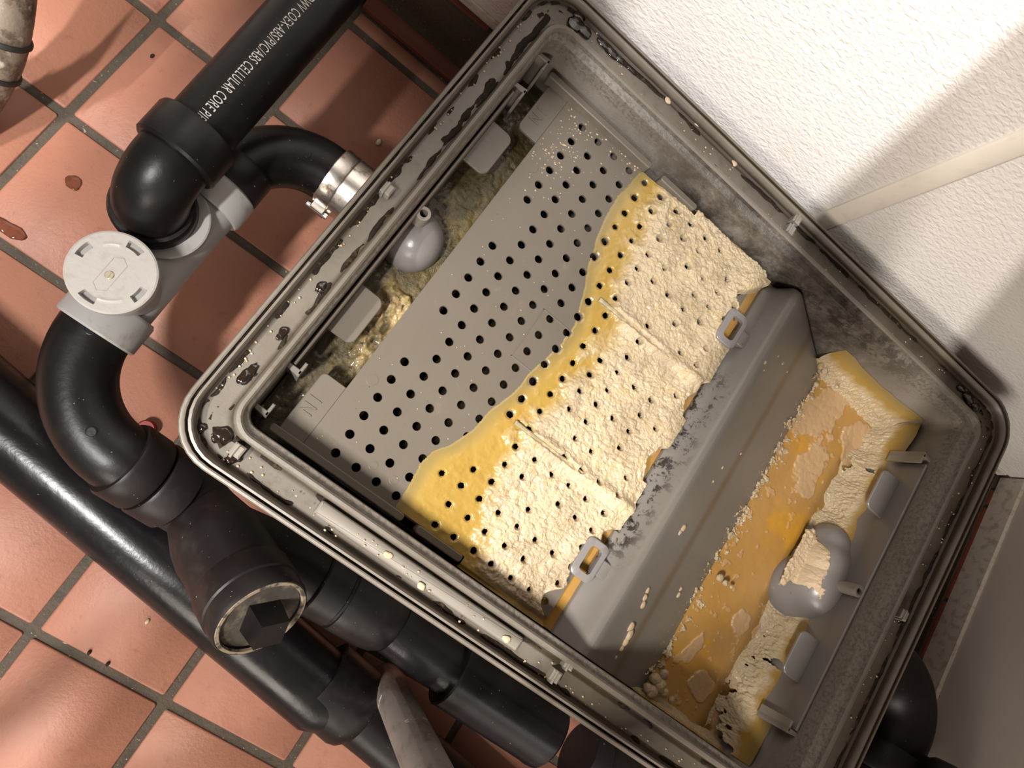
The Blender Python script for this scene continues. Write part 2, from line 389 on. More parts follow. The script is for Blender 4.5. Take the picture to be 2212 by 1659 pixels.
fz = obj('left_light_blocker', *box(-.60, -1.9, 1.35, -.50, .368, 1.67, .004), STEEL2, smooth=False); tag(fz, 'added light blocker slab high up past the left edge', 'light blocker')  # unseen slab added to keep the far lamp off the floor beside the tank
fz = obj('front_light_blocker', *box(.25, -1.35, .86, .75, -.72, .90, .004), STEEL2, smooth=False); tag(fz, 'added light blocker slab standing past the bottom edge', 'cart')  # unseen slab added to shade the floor tiles at the front
sh = obj('overhead_light_blocker', *prism(rrect(-.28, -.42, .25, -.17, .05), 1.0, 1.14, .004), STEEL2, auto=30); tag(sh, 'added light blocker hanging out of view above the overhead drain pipe', 'sink')  # unseen block added to shade the back of the trap

obj('bracket', *box(-.2, -.2, 1.10, -.15, .368, 1.13), STEEL2, sh, smooth=False)  # arm tying the added overhead blocker to the wall
for a_, b_ in ((.27, -.76), (.73, -.76), (.27, -1.33), (.73, -1.33)): obj('leg', *lathe((a_, b_, 0), (0, 0, 1), [(0, .013), (.86, .013)], 16), STEEL2, fz, auto=30)  # legs holding up the added front blocker

# ------------------------------------------------------------------ grease trap tank
BW, BD, BZ = .762, .5787, .28
trap = thing('grease_trap', 'grey plastic grease trap tank with open top and dirty double rim', 'grease trap', local=True)
mI = (.0388, .0462, .0398, .0425)                      # left, right, bottom, top inset of the inner ridge
cI = (.0455, .062, .050, .054)
def lin(a): return (a, a, a, a)
def add(t, a): return tuple(q + a for q in t)
rings = [(lin(.026), .004, .03), (lin(.020), .232, .03), (lin(.004), .2345, .045), (lin(.0), .238, .047), (lin(0), .2765, .047), (lin(.0012), .279, .046), (lin(.0032), .2795, .045),
         (lin(.0045), .2790, .044), (lin(.0052), .2735, .044), (lin(.0062), .2735, .043), (lin(.0068), .2785, .042), (lin(.0088), .279, .041), (lin(.0100), .2775, .040), (lin(.0112), .2685, .039), (lin(.0130), .2664, .038), (lin(.0155), .2662, .036),
         (add(mI, -.0100), .2661, .030), (add(mI, -.0052), .2660, .026), (add(mI, -.0036), .2675, .025), (add(mI, -.0030), .2765, .024), (add(mI, -.0015), .2795, .023), (add(mI, .0015), .2798, .021), (add(mI, .0032), .278, .019), (add(mI, .0040), .2735, .018),
         (tuple(.45 * (p_ + .004) + .55 * q_ for p_, q_ in zip(mI, cI)), .2715, .015), (add(cI, -.0006), .2705, .014), (cI, .2690, .013), (add(cI, .001), .02, .012)]
V = []; F = []; seg = 8; nn = 4 * (seg + 1); fm = []
for (l, r, b, t), zz, rc in rings: V += [(a, c, zz) for a, c in rrect(l, b, BW - r, BD - t, rc, seg)]
for k in range(len(rings) - 1):
    for i in range(nn):
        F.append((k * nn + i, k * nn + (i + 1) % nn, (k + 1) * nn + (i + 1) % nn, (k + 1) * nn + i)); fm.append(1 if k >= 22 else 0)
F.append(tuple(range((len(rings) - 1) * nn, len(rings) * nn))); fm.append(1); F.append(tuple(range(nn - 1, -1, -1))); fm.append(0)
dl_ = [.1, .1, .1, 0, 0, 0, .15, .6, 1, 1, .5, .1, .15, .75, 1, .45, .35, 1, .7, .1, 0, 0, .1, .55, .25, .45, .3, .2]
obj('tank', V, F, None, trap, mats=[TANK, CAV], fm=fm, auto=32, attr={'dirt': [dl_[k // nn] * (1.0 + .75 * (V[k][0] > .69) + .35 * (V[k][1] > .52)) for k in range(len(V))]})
# lid gasket retainer strip lying in the front channel, stopping short at its right end
s0, s1 = L(650, 1140, .264), L(1120, 1385, .264)
obj('channel_strip', *prism(rrect(s0[0], .0200, s1[0], .0335, .002, 3), .2655, .2735, .0024), HOOK, trap)
# lid latch catches in the channel
def catch(px, py, n=1, w=.010, d=.011):
    q = L(px, py, .266)
    return join(box(q[0] - w / 2, q[1] - d / 2, .266, q[0] + w / 2, q[1] + d / 2, .2760, .0015), box(q[0] - w / 2 + .002, q[1] - d / 2 - .002, .266, q[0] - w / 2 + .0045, q[1] + d / 2, .2780, .0008))
for px, py in ((1224, 1428), (1193, 1455), (1712, 478), (1698, 500), (514, 973), (1940, 1325), (835, 415)):
    obj('latch_catch', *catch(px, py), HOOK, trap, auto=30)
# black dirt dried along the channel: irregular ribbons (one uncountable mass)
def ribbon(p, q, inset_dir, width, thr, seed, zz=.2664, n=260):
    """ragged strip of dirt from p to q (trap axes); inset_dir = unit vector across"""
    p, q, dv = np.array(p[:2]), np.array(q[:2]), np.array(inset_dir); s = np.linspace(0, 1, n); w = np.linspace(0, 1, 5)
    Sg, Wg = np.meshgrid(s, w, indexing='ij'); ln_ = np.linalg.norm(q - p)
    nz = fbm(p3(Sg * ln_, Wg * .0, 55., seed), 4); wob = (fbm(p3(Sg * ln_, Wg * 0, 90., seed + 9), 3) - .5) * width * .9
    ww = width * np.clip((nz - thr) / .22, 0, 1) ** .7
    off = wob + (Wg - .5) * ww
    X = p[0] + (q[0] - p[0]) * Sg + dv[0] * off; Y = p[1] + (q[1] - p[1]) * Sg + dv[1] * off
    Z = zz + .0012 * np.sin(PI * Wg) * (ww / width) ; return gridmesh(X, Y, Z, ww > width * .06)[:2]
iy0, iy1, ix0, ix1 = mI[2] - .006, BD - mI[3] + .006, mI[0] - .006, BW - mI[1] + .006
R_ = []
R_ += [ribbon((.045, .0150), (.70, .0150), (0, 1), .006, .46, 1), ribbon((.05, iy0), (.71, iy0), (0, 1), .006, .43, 2)]
R_ += [ribbon((.0145, .05), (.0145, .53), (1, 0), .006, .44, 4), ribbon((ix0 - .001, .05), (ix0 - .001, .53), (1, 0), .005, .43, 5), ribbon((ix0 - .003, .36), (ix0 - .003, .54), (1, 0), .007, .30, 25)]
R_ += [ribbon((.04, BD - .0150), (.72, BD - .0150), (0, 1), .006, .40, 6), ribbon((.04, iy1 + .002), (.74, iy1 + .002), (0, 1), .006, .42, 7)]
R_ += [ribbon((BW - .016, .04), (BW - .016, .54), (1, 0), .005, .36, 10), ribbon((ix1 + .004, .04), (ix1 + .004, .54), (1, 0), .007, .36, 11)]
R_ += [ribbon((.03, .0057), (.73, .0057), (0, 1), .0035, .36, 13, .2745), ribbon((.0057, .04), (.0057, .53), (1, 0), .0035, .36, 14, .2745), ribbon((BW - .0057, .04), (BW - .0057, .53), (1, 0), .004, .36, 15, .2745)]
for cx, cy, a0 in ((.047, .047, 180), (.047, BD - .047, 90), (BW - .047, .047, 270), (BW - .047, BD - .047, 0)):   # corners
    for rr, wd, th in ((.033, .006, .40), (.024, .006, .42)):
        for k in range(6):
            t0, t1_ = math.radians(a0 + 15 * k), math.radians(a0 + 15 * k + 15)
            R_.append(ribbon((cx + rr * math.cos(t0), cy + rr * math.sin(t0)), (cx + rr * math.cos(t1_), cy + rr * math.sin(t1_)), (math.cos(t0), math.sin(t0)), wd, th, 20 + k + rr * 900, n=30))
R_ = [q for q in R_ if len(q[1])]
o = obj('grime', *join(*R_), GRIME, trap); o['kind'] = 'stuff'
ms = []
for k, (px, py, r, sx, sy) in enumerate(((1318, 118, .0055, 1.6, .8), (1335, 132, .004, 1.5, .8), (1240, 55, .007, 1.3, 1), (1262, 72, .006, 1.3, 1), (1300, 100, .004, 2, .7), (1360, 155, .003, 2, .6), (1250, 40, .006, 1, 1), (693, 622, .0045, .8, 1.2), (690, 632, .003, 1, 1), (612, 718, .0035, 1, 1.4), (605, 728, .003, .8, 1.2), (528, 815, .005, .8, 1.4), (545, 800, .004, .8, 1.4), (482, 938, .006, 1.2, 1), (470, 945, .004, 1, 1), (436, 925, .0035, 1, 1), (512, 985, .005, .9, .9), (500, 992, .004, 1, 1), (1940, 1330, .004, 1, 2), (2085, 860, .006, 1.3, 1), (2100, 880, .006, 1, 1), (2070, 840, .004, 1.4, .8))):
    q = L(px, py, .264); ms.append(blob((q[0], q[1], .2675), r * 1.1, k, sx, sy, .26, 7, .6))
o = obj('wet_grime', *join(*ms), TAR, trap); o['kind'] = 'stuff'
ms = []
for k in range(230):
    side = rng.integers(4); t = rng.random()
    if side == 0: x, y = .05 + .66 * t, .014 + .016 * rng.random()
    elif side == 1: x, y = .05 + .66 * t, BD - .014 - .02 * rng.random()
    elif side == 2: x, y = .013 + .006 * rng.random(), .04 + .5 * t
    else: x, y = BW - .013 - .024 * rng.random(), .04 + .5 * t
    ms.append(blob((x, y, .2668 if not (.115 < x < .33 and y < .034) else .2742), rng.uniform(.0005, .0013), k, 1.2, 1, .6, 3))
for px, py in ((835, 1196), (905, 1262), (1088, 1375), (1503, 270), (1583, 355), (1440, 220)):
    q = L(px, py, .265); ms.append(blob((q[0], q[1], .2680 if py < 600 else .2745), .0034, px, 1.3, .9, .32, 6, .6))
o = obj('crumbs', *join(*ms), FAT, trap); o['kind'] = 'stuff'

# bracket hooks moulded on the left and right cavity walls
def hook(x, y, zt, flip=1, ydir=1):
    a, b = .0135, .0045
    V1 = prism([(x, y), (x + a * flip, y - .002 * ydir), (x + a * flip, y + b * ydir), (x, y + b * ydir)][::(1 if flip * ydir > 0 else -1)], zt - .05, zt, .0008)
    V2 = prism([(x + (a - .003) * flip, y), (x + a * flip, y), (x + a * flip, y + .0125 * ydir), (x + (a - .003) * flip, y + .0125 * ydir)][::(1 if flip * ydir > 0 else -1)], zt - .05, zt, .0008)
    return join(V1, V2)
for y, d in ((.0630, 1), (.1080, 1), (.4720, -1), (.5165, -1)):
    obj('bracket_hook', *hook(.0455, y, .2485, 1, d), HOOK, trap, auto=30)
    if y not in (.0630, .5165): obj('bracket_hook', *hook(BW - .0615, y, .2485, -1, d), HOOK, trap, auto=30)

# ------------------------------------------------------------------ inlet and outlet elbow hoods hung on the end walls
def hood(name, label, x0, sgn, lobes, mat):
    t = thing(name, label, 'baffle', local=True)
    def X(a): return x0 + sgn * a
    yz = [(.112, .05), (.463, .05), (.463, .246), (.112, .246)]
    x1, x2 = sorted((X(0), X(.0034)))
    obj('back_plate', *box(x1, .1135, .06, x2, .4615, .2500, .001), mat, t, smooth=False)
    for y0, y1 in ((.160, .214), (.381, .436)):
        pl = [(X(.003), y0), (X(.014), y0)] + [(X(.022 + .0085 * math.sin(a)), y0 + .0085 - .0085 * math.cos(a)) for a in np.linspace(0, PI / 2, 6)] + [(X(.022 + .0085 * math.cos(a)), y1 - .0085 + .0085 * math.sin(a)) for a in np.linspace(0, PI / 2, 6)] + [(X(.003), y1)]
        if sgn < 0: pl = pl[::-1]
        obj('tab', *prism(pl, .2215, .2245, .0008), mat, t, auto=30)
    V, F = lathe((X(.0075), .2995 if sgn > 0 else .2830, .215), (0, 0, 1), [(0, .0072), (.033, .0072), (.0335, .0066), (.0335, .0040), (.01, .0040)], 20, False)
    obj('hanger_ring', V, F, HOOK, t, auto=30)
    me = bpy.data.meshes.new('elbow_hood'); V, F = join(*[blob(c, r, 1, sx, sy, sz, 12, 0) for c, r, sx, sy, sz in lobes])
    me.from_pydata([tuple(map(float, v)) for v in V], [], [tuple(map(int, f)) for f in F]); me.materials.append(FIT)
    o = bpy.data.objects.new('elbow_hood', me); COL.objects.link(o); o.parent = t
    rm = o.modifiers.new('remesh', 'REMESH'); rm.mode = 'VOXEL'; rm.voxel_size = .0022; rm.use_smooth_shade = True
    sm = o.modifiers.new('smooth', 'SMOOTH'); sm.iterations = 40; sm.factor = .7
    return t
c = L(905, 528, .200)
hood('inlet_hood', 'pale grey elbow hood with tabs hung on the left inlet wall', .0476, 1, [((.064, c[1], .196), .033, .9, 1, 1), ((.060, c[1], .16), .033, .9, 1, 1.2), ((.052, c[1], .18), .030, .6, 1.1, 1.4)], PLATE)
c = L(1775, 1272, .190); c2 = L(1792, 1180, .180); c3 = L(1782, 1225, .188); c4 = L(1835, 1240, .205)
LOB = [((c[0], c[1], .182), .043, 1, 1, 1), ((c3[0], c3[1], .184), .036, 1, 1, 1), ((c2[0], c2[1], .178), .028, 1, 1, 1), ((c[0] - .004, c[1] - .010, .160), .042, 1, 1, 1), ((c4[0], c4[1], .190), .027, .9, 1, 1)]
hood('outlet_hood', 'grey elbow hood with tabs hung on the right outlet wall', .6985, -1, LOB, FIT)

# ------------------------------------------------------------------ murky contents seen through the open inlet strip
X, Y = np.meshgrid(np.linspace(.0475, .128, 90), np.linspace(.051, .524, 420), indexing='ij')
cd = sstep(.52, .66, fbm(p3(X, Y, 22., 3), 4)) * sstep(.060, .082, X) * np.clip(1.1 - 1.6 * np.abs((Y - .21) / .16), 0, 1)
Z = .1885 + .006 * (fbm(p3(X, Y, 30., 8), 4) - .5) + cd * (.006 + .0045 * knobs(X, Y, 210.)) + .0016 * knobs(X, Y, 140.)
V, F, u = gridmesh(X, Y, Z)
o = obj('scum', V, F, SCUM, None, attr={'curd': cd.ravel()[u]}); o.location = TO; o.rotation_euler = (0, 0, PH)
tag(o, 'murky olive brown scum floating in the open strip left of screen', 'scum', kind='stuff')
o = obj('waste_water', *box(.049, .053, .03, .404, .522, .160), DARKW, None, smooth=False); o.location = TO; o.rotation_euler = (0, 0, PH)
tag(o, 'dark waste water under the perforated grey screen', 'water', kind='stuff')

# ------------------------------------------------------------------ perforated screen
scr = thing('perforated_screen', 'grey perforated plastic screen with IN tabs inside the tank', 'screen', local=True)
HX = [.127 + .0232 * k for k in range(12)]; HY = [.0725 + .0215 * j for j in range(21)]; HR = .0043
ZT, ZB = .2220, .2185
miss = {(0, 6), (0, 7), (0, 13), (0, 14)}
V = []; F = []
def vid(p): V.append(p); return len(V) - 1
for k, hx in enumerate(HX):
    for j, hy in enumerate(HY):
        a0, a1, b0, b1 = hx - .0116, hx + .0116, hy - .01075, hy + .01075
        if (k, j) in miss:
            F.append(tuple(vid(p) for p in ((a0, b0, ZT), (a1, b0, ZT), (a1, b1, ZT), (a0, b1, ZT)))); continue
        nS = 16; ang = [2 * PI * i / nS + PI / 4 for i in range(nS)]
        sq = []
        for a in ang:
            cx, sx = math.cos(a), math.sin(a); mx = max(abs(cx), abs(sx)); sq.append((hx + .0116 * cx / mx, hy + .01075 * sx / mx))
        o_ = [vid((p[0], p[1], ZT)) for p in sq]; i_ = [vid((hx + (HR + .0004) * math.cos(a), hy + (HR + .0004) * math.sin(a), ZT)) for a in ang]
        i2 = [vid((hx + HR * math.cos(a), hy + HR * math.sin(a), ZT - .0005)) for a in ang]; ib = [vid((hx + HR * math.cos(a), hy + HR * math.sin(a), ZB)) for a in ang]
        for i in range(nS):
            n_ = (i + 1) % nS
            F += [(o_[i], o_[n_], i_[n_], i_[i]), (i_[i], i_[n_], i2[n_], i2[i]), (i2[i], i2[n_], ib[n_], ib[i])]
cell = (V, F)
def rarc(cx, cy, r, a0, a1, n=5): return [(cx + r * math.cos(math.radians(a0 + (a1 - a0) * k / n)), cy + r * math.sin(math.radians(a0 + (a1 - a0) * k / n))) for k in range(n + 1)]
yb0, yb1 = HY[0] - .01075, HY[-1] + .01075
lefts = prism([(.0985, yb0), (.1154, yb0), (.1154, yb1), (.0985, yb1)], ZB, ZT)
tabA = prism([(.0725, yb0)] + [(.0985, yb0), (.0985, .1265)] + rarc(.0785, .1205, .006, 90, 180), ZB, ZT, .0006)
tabB = prism([(.0985, .4510), (.0985, yb1), (.0725, yb1)] + rarc(.0785, .4570, .006, 180, 270), ZB, ZT, .0006)
obj('screen_plate', *join(cell, lefts, tabA, tabB), PLATE, scr, auto=30)
for x0, x1 in ((.0655, .212), (.228, .281)):
    obj('side_flange', *prism(rrect(x0, .0550, x1, yb0 + .001, .003, 4), ZB, .2350, .001), PLATE, scr, auto=30)
    obj('side_flange', *prism(rrect(x0, yb1 - .001, x1, .5200, .003, 4), ZB, .2350, .001), PLATE, scr, auto=30)
g = M('greasy_rib', (.27, .225, .13), .35); g.mix(g.ramp(g.noise(120, 5), .45, .62), (.42, .34, .20)); g.bump(g.noise(300, 4), .0012, .7); RIBM = g.m
for y in (.198, .359):
    V, F = join(*[box(.250, y - .0021, ZT - .001, .392, y + .0021, ZT + .0085, .0012)]); obj('stiffening_rib', V, F, RIBM, scr, auto=30)
def stroke(p, q, w, z0, z1):
    p, q = np.array(p), np.array(q); d = (q - p) / np.linalg.norm(q - p); nr = np.array([-d[1], d[0]]) * w / 2; e = d * w / 2
    pl = [p - e * .3 - nr, q + e * .3 - nr, q + e - nr * .4, q + e + nr * .4, q + e * .3 + nr, p - e * .3 + nr, p - e + nr * .4, p - e - nr * .4]
    return prism([tuple(a) for a in pl], z0, z1, .0003)
for (ax, ay) in ((.0765, .1015), (.0765, .4835)):                    # raised letters IN, read along -y, tops towards +x
    hL, wL = .0118, .0075
    i_ = stroke((ax, ay), (ax + hL, ay), .0017, ZT - .0005, ZT + .0009)
    yN = ay - .0075
    n_ = join(stroke((ax, yN), (ax + hL, yN), .0017, ZT - .0005, ZT + .0009), stroke((ax, yN - wL), (ax + hL, yN - wL), .0017, ZT - .0005, ZT + .00088), stroke((ax + hL, yN), (ax, yN - wL), .0017, ZT - .0005, ZT + .00094))
    obj('raised_letter', *i_, PLATE, scr, auto=30); obj('raised_letter', *n_, PLATE, scr, auto=30)
fr = join(*[stroke(a, b, .0016, ZT - .0005, ZT + .0005) for a, b in (((.2085, .2515), (.2085, .3125)), ((.2085, .3125), (.272, .3125)), ((.2085, .2515), (.272, .2515)))])
obj('raised_frame', *fr, PLATE, scr, auto=30)
for x, y, r in ((.113, .147, .0058), (.112, .427, .0058), (.162, .083, .0045), (.186, .083, .0045)):
    obj('ejector_mark', *lathe((x, y, ZT - .0004), (0, 0, 1), [(0, r), (.0006, r), (.0007, r - .0005), (.0005, r - .0007)], 20), PLATE, scr, auto=30)

ms = []
for k in range(260):
    if k < 150: q = L(rng.normal(1205, 38), rng.normal(335, 48), ZT); r = rng.uniform(.0004, .0011)
    elif k < 190: q = L(1180 + 215 * rng.random(), 0, ZT); q[0] = .075 + .13 * rng.random(); q[1] = rng.normal(.510, .004); r = rng.uniform(.0005, .0014)
    else: q = np.array([rng.uniform(.105, .22), rng.uniform(.07, .5), ZT]); r = rng.uniform(.0003, .0007)
    if q[0] < .10 or not .065 < q[1] < .517: continue
    if min(abs(q[0] - h_) for h_ in HX) < .005 and min(abs(q[1] - h_) for h_ in HY) < .005: continue
    ms.append(blob((q[0], q[1], ZT + r * .2), r, k * .7, 1.3, 1, .6, 3))
o = obj('crumbs', *join(*ms), FAT, scr); o['kind'] = 'stuff'

# ------------------------------------------------------------------ grease spread on the screen
bd = [(846, 1112), (880, 1050), (905, 1003), (935, 975), (970, 962), (1020, 925), (1060, 885), (1110, 845), (1160, 790), (1215, 740), (1245, 690), (1258, 640), (1268, 585), (1285, 520), (1310, 460), (1345, 410), (1380, 372), (1410, 366)]
bl = sorted([tuple(L(a, b, .2225)[[1, 0]]) for a, b in bd]); bl = np.array(bl)
NX, NY = 330, 690
X, Y = np.meshgrid(np.linspace(.186, .4085, NX), np.linspace(.0515, .5235, NY), indexing='ij')
xb = np.interp(Y, bl[:, 0], bl[:, 1]) + .004 * (fbm(p3(X * 0, Y, 60., 5), 4) - .5)
s = X - xb
wide = .018 + .05 * sstep(.20, .06, Y) + .022 * fbm(p3(X, Y, 20., 2), 3)
cd = sstep(wide, wide + .030, s + .020 * (fbm(p3(X, Y, 60., 1), 4) - .5) * 2)
cd *= 1 - .85 * sstep(.062, .0555, Y)
cd *= 1 - .9 * sstep(.52, .5215, Y)
film = .0011 * sstep(0, .0022, s) + .0010 * sstep(.008, .020, s + .008 * (fbm(p3(X, Y, 45., 6), 3) - .5)) + .0012 * (fbm(p3(X, Y, 55., 4), 3) - .4) * sstep(0, .01, s)
wx_ = X + .0035 * (fbm(p3(X, Y, 120., 51), 3) - .5); wy_ = Y + .0035 * (fbm(p3(X, Y, 120., 52), 3) - .5)
kn = knobs(wx_, wy_, 150.) * .45 + knobs(wx_ + .3, wy_ + .7, 290.) * .38 + knobs(wx_ + .1, wy_ + .2, 520.) * .17
Zh = film + cd * (.0018 + .0042 * kn + .0050 * (fbm(p3(X, Y, 32., 7), 3) - .35)) + .0018 * (fbm(p3(X, Y, 160., 9), 3) - .5) * sstep(.005, .03, s)
for yr in (.198, .359):                                                # curd heaped against the ribs
    dd = np.abs(Y - yr); rr = sstep(.245, .262, X)
    Zh += rr * cd * .0075 * np.exp(-(dd / .0065) ** 2)
    Zh -= rr * (1 - .86 * sstep(.315, .355, X)) * cd * .0075 * np.exp(-(dd / .0028) ** 2)
Zh += .006 * np.exp(-((X - .385) ** 2 / .012 ** 2)) * cd * fbm(p3(X, Y, 30., 12), 3)
hole = np.full(X.shape, 9.)
for k, hx in enumerate(HX):
    for j, hy in enumerate(HY):
        q = math.sin(k * 12.9898 + j * 78.233) * 43758.5453; q -= math.floor(q)
        sq_ = hx - float(np.interp(hy, bl[:, 0], bl[:, 1]))
        if (k > 6 and q < .10 + .06 * (k - 6)) or (hy < .20 and sq_ < .032 and q < .85): continue                  # clogged
        ex = .0009 * math.sin(9 * q + k); ey = .0009 * math.cos(7 * q + j)
        hole = np.minimum(hole, np.hypot(X - hx - ex, Y - hy - ey) * (1 + .35 * (q - .3)))
hr = .0043 - .0013 * sstep(.004, .02, s) - .0008 * cd + .0009 * (fbm(p3(X, Y, 500., 3), 2) - .5)
Zh *= .12 + .88 * sstep(hr, hr + .0028, hole)
Zh = np.maximum(Zh, .00025)
keep = (s > 0) & (hole > hr)
fl = ((Y < .0630) | (Y > .5120)) & (X < .285)
keep &= ~fl
drop = sstep(.0560, .0530, Y) + sstep(.5195, .5225, Y)
Zf = ZT + Zh - .004 * drop * (1 - sstep(.30, .36, X))
endx = .4078 - .010 * np.clip(fbm(p3(X * 0, Y, 26., 21), 4) - .52, 0, 1) * 6 - .022 * np.exp(-((Y - .075) / .022) ** 2) - .018 * np.exp(-((Y - .478) / .017) ** 2) - .010 * np.exp(-((Y - .255) / .014) ** 2) - .008 * np.exp(-((Y - .335) / .012) ** 2)
keep &= X < endx
for yc_ in (.131, .4335): keep &= ~((X > .3845) & (np.abs(Y - yc_) < .0165 + .002 * (fbm(p3(X, Y, 200., 3), 2) - .5)))
Zf -= .012 * sstep(endx - .007, endx, X) * (endx < .4070)
dirt = .55 * sstep(.30, .40, X) * sstep(.20, .08, Y) * sstep(.40, .62, fbm(p3(X, Y, 60., 31), 4)) + .25 * sstep(.52, .66, fbm(p3(X, Y, 40., 33), 4)) * cd
V, F, u = gridmesh(X, Y, Zf, keep)
o = obj('grease_crust', V, F, GREASE, None, attr={'curd': cd.ravel()[u], 'thin': (1 - sstep(.002, .020, s)).ravel()[u] * .75, 'dirt': np.clip(dirt, 0, 1).ravel()[u]})
o.location = TO; o.rotation_euler = (0, 0, PH); tag(o, 'yellow grease film turning to white curdled fat across the perforated screen', 'grease', kind='stuff')
# soft orange grease showing in the gap between screen and ridge cover
X, Y = np.meshgrid(np.linspace(.372, .424, 30), np.linspace(.052, .523, 220), indexing='ij')
Z = .2145 + .003 * (fbm(p3(X, Y, 30., 4), 3) - .5); V, F, u = gridmesh(X, Y, Z); zr = np.zeros(len(u))
o = obj('soft_grease', V, F, POOL, None, attr={'curd': zr, 'deep': zr + .3}); o.location = TO; o.rotation_euler = (0, 0, PH)
tag(o, 'soft orange grease showing in the gap beside the ridge cover edge', 'grease', kind='stuff')

# ------------------------------------------------------------------ ridged cover (bent sheet) across the tank, with two buckles
cov = thing('ridge_cover', 'bent grey plastic cover with a ridge between screen and grease pit', 'cover', local=True)
pf = [(.4075, .2020), (.4075, .2205), (.4090, .2225), (.4125, .2250), (.4290, .2440), (.4330, .2470), (.4380, .2478), (.4430, .2458), (.4480, .2425), (.4600, .2340), (.5000, .2060), (.5500, .1715), (.6050, .1350)]
ys = [.0512, .053, .2, .36, .505, .513, .5175, .5205]; V = []; F = []
for y in ys:
    for i, (a, b) in enumerate(pf):
        t = max(0, (y - .505) / .0155)                                    # rounded top left corner and chamfered end
        aa = a + (.012 * t * t if i < 4 else 0); V.append((aa, y, b - .0025 * t * t))
n = len(pf)
for r in range(len(ys) - 1): F += [(r * n + i, r * n + i + 1, (r + 1) * n + i + 1, (r + 1) * n + i) for i in range(n - 1)]
o = obj('cover_sheet', V, F, BAFF, cov, auto=50)
sd = o.modifiers.new('solid', 'SOLIDIFY'); sd.thickness = .0024; sd.offset = -1
bv = o.modifiers.new('sub', 'BEVEL'); bv.width = .0006; bv.segments = 2; bv.limit_method = 'ANGLE'
for yc in (.131, .4335):
    outr = rrect(.3800, yc - .0215, .4070, yc + .0215, .007, 5); innr = rrect(.3870, yc - .0140, .4010, yc + .0140, .004, 5); n = len(outr)
    V = []; F = []
    def zz(x): return .2305 + (x - .38) * .05
    for pl, dz in ((outr, 0), (outr, .0042), ([(p[0] + (.001 if p[0] < .39 else -.001), p[1] * .96 + yc * .04) for p in outr], .0050), (innr, .0050), (innr, 0)): V += [(p[0], p[1], zz(p[0]) + dz) for p in pl]
    for r in range(4): F += [(r * n + i, r * n + (i + 1) % n, (r + 1) * n + (i + 1) % n, (r + 1) * n + i) for i in range(n)]
    F += [(4 * n + i, 4 * n + (i + 1) % n, (i + 1) % n, i) for i in range(n)]
    obj('buckle', V, F, FIT, cov, auto=35)
    obj('buckle_pad', *prism(rrect(.4040, yc - .009, .4205, yc + .009, .003, 4), .2200, .2330, .001), BAFF, cov, auto=35)
# curds stuck on the ridge cover
ms = []
for px, py, r in ((1815, 705, .0016), (1770, 690, .0012), (1680, 770, .001), (1652, 783, .0017), (1690, 785, .0016), (1700, 803, .0012), (1650, 800, .001), (1475, 1140, .0032), (1468, 1150, .0022), (1392, 1290, .003), (1388, 1305, .0034), (1362, 1352, .004), (1358, 1370, .0046), (1350, 1385, .004), (1342, 1400, .0026), (1330, 1420, .0014), (1398, 1275, .0025), (1560, 1010, .0014), (1540, 1040, .0012), (1600, 980, .0012), (1465, 1285, .0028), (1470, 1272, .002)):
    zc = .20
    for _ in range(6):
        q = L(px, py, zc); zc = float(np.interp(q[0], [p[0] for p in pf[4:]], [p[1] for p in pf[4:]]))
    ms.append(blob((q[0], q[1], zc + .0004), r, px, 1, 1.5, .5, 5))
o = obj('curd_smear', *join(*ms), FAT, cov); o['kind'] = 'stuff'

# ------------------------------------------------------------------ grease pit: pool, crusts and curd banks
X, Y = np.meshgrid(np.linspace(.552, .6985, 190), np.linspace(.0515, .5235, 520), indexing='ij')
cr = np.zeros_like(X)
def patch(px, py, rx, ry, seed, thr=.5, z=.158):
    q = L(px, py, z); d = np.hypot((X - q[0]) / rx, (Y - q[1]) / ry); return sstep(.02, .10, fbm(p3(X, Y, 42., seed), 5) - thr + .55 * (1 - d) * (d < 1.6) - .35 * (d >= 1.6))
for a in ((1790, 900, .030, .060, 1), (1850, 960, .020, .035, 2), (1745, 1020, .020, .035, 3), (1600, 1340, .024, .022, 4, .56), (1500, 1400, .010, .03, 5, .55), (1520, 1480, .016, .02, 6, .5), (1560, 1560, .02, .018, 7, .55), (1745, 905, .016, .03, 8), (1655, 1370, .012, .02, 10, .55)): cr = np.maximum(cr, patch(*a))
cr = np.maximum(cr, sstep(.70, .74, fbm(p3(X, Y, 130., 77), 3)) * .6)
deep = sstep(.652, .672, X + .012 * (fbm(p3(X, Y, 24., 41), 3) - .5)) * sstep(.50, .46, Y)
Z = .1560 + .0035 * (fbm(p3(X, Y, 26., 15), 4) - .5) + cr * (.0011 + .0009 * knobs(X, Y, 160.)) - .004 * deep
V, F, u = gridmesh(X, Y, Z); o = obj('grease_pool', V, F, POOL, None, attr={'curd': cr.ravel()[u] * .85, 'deep': deep.ravel()[u] * .75})
o.location = TO; o.rotation_euler = (0, 0, PH); tag(o, 'orange liquid grease with pale skin filling the right hand pit', 'grease', kind='stuff')
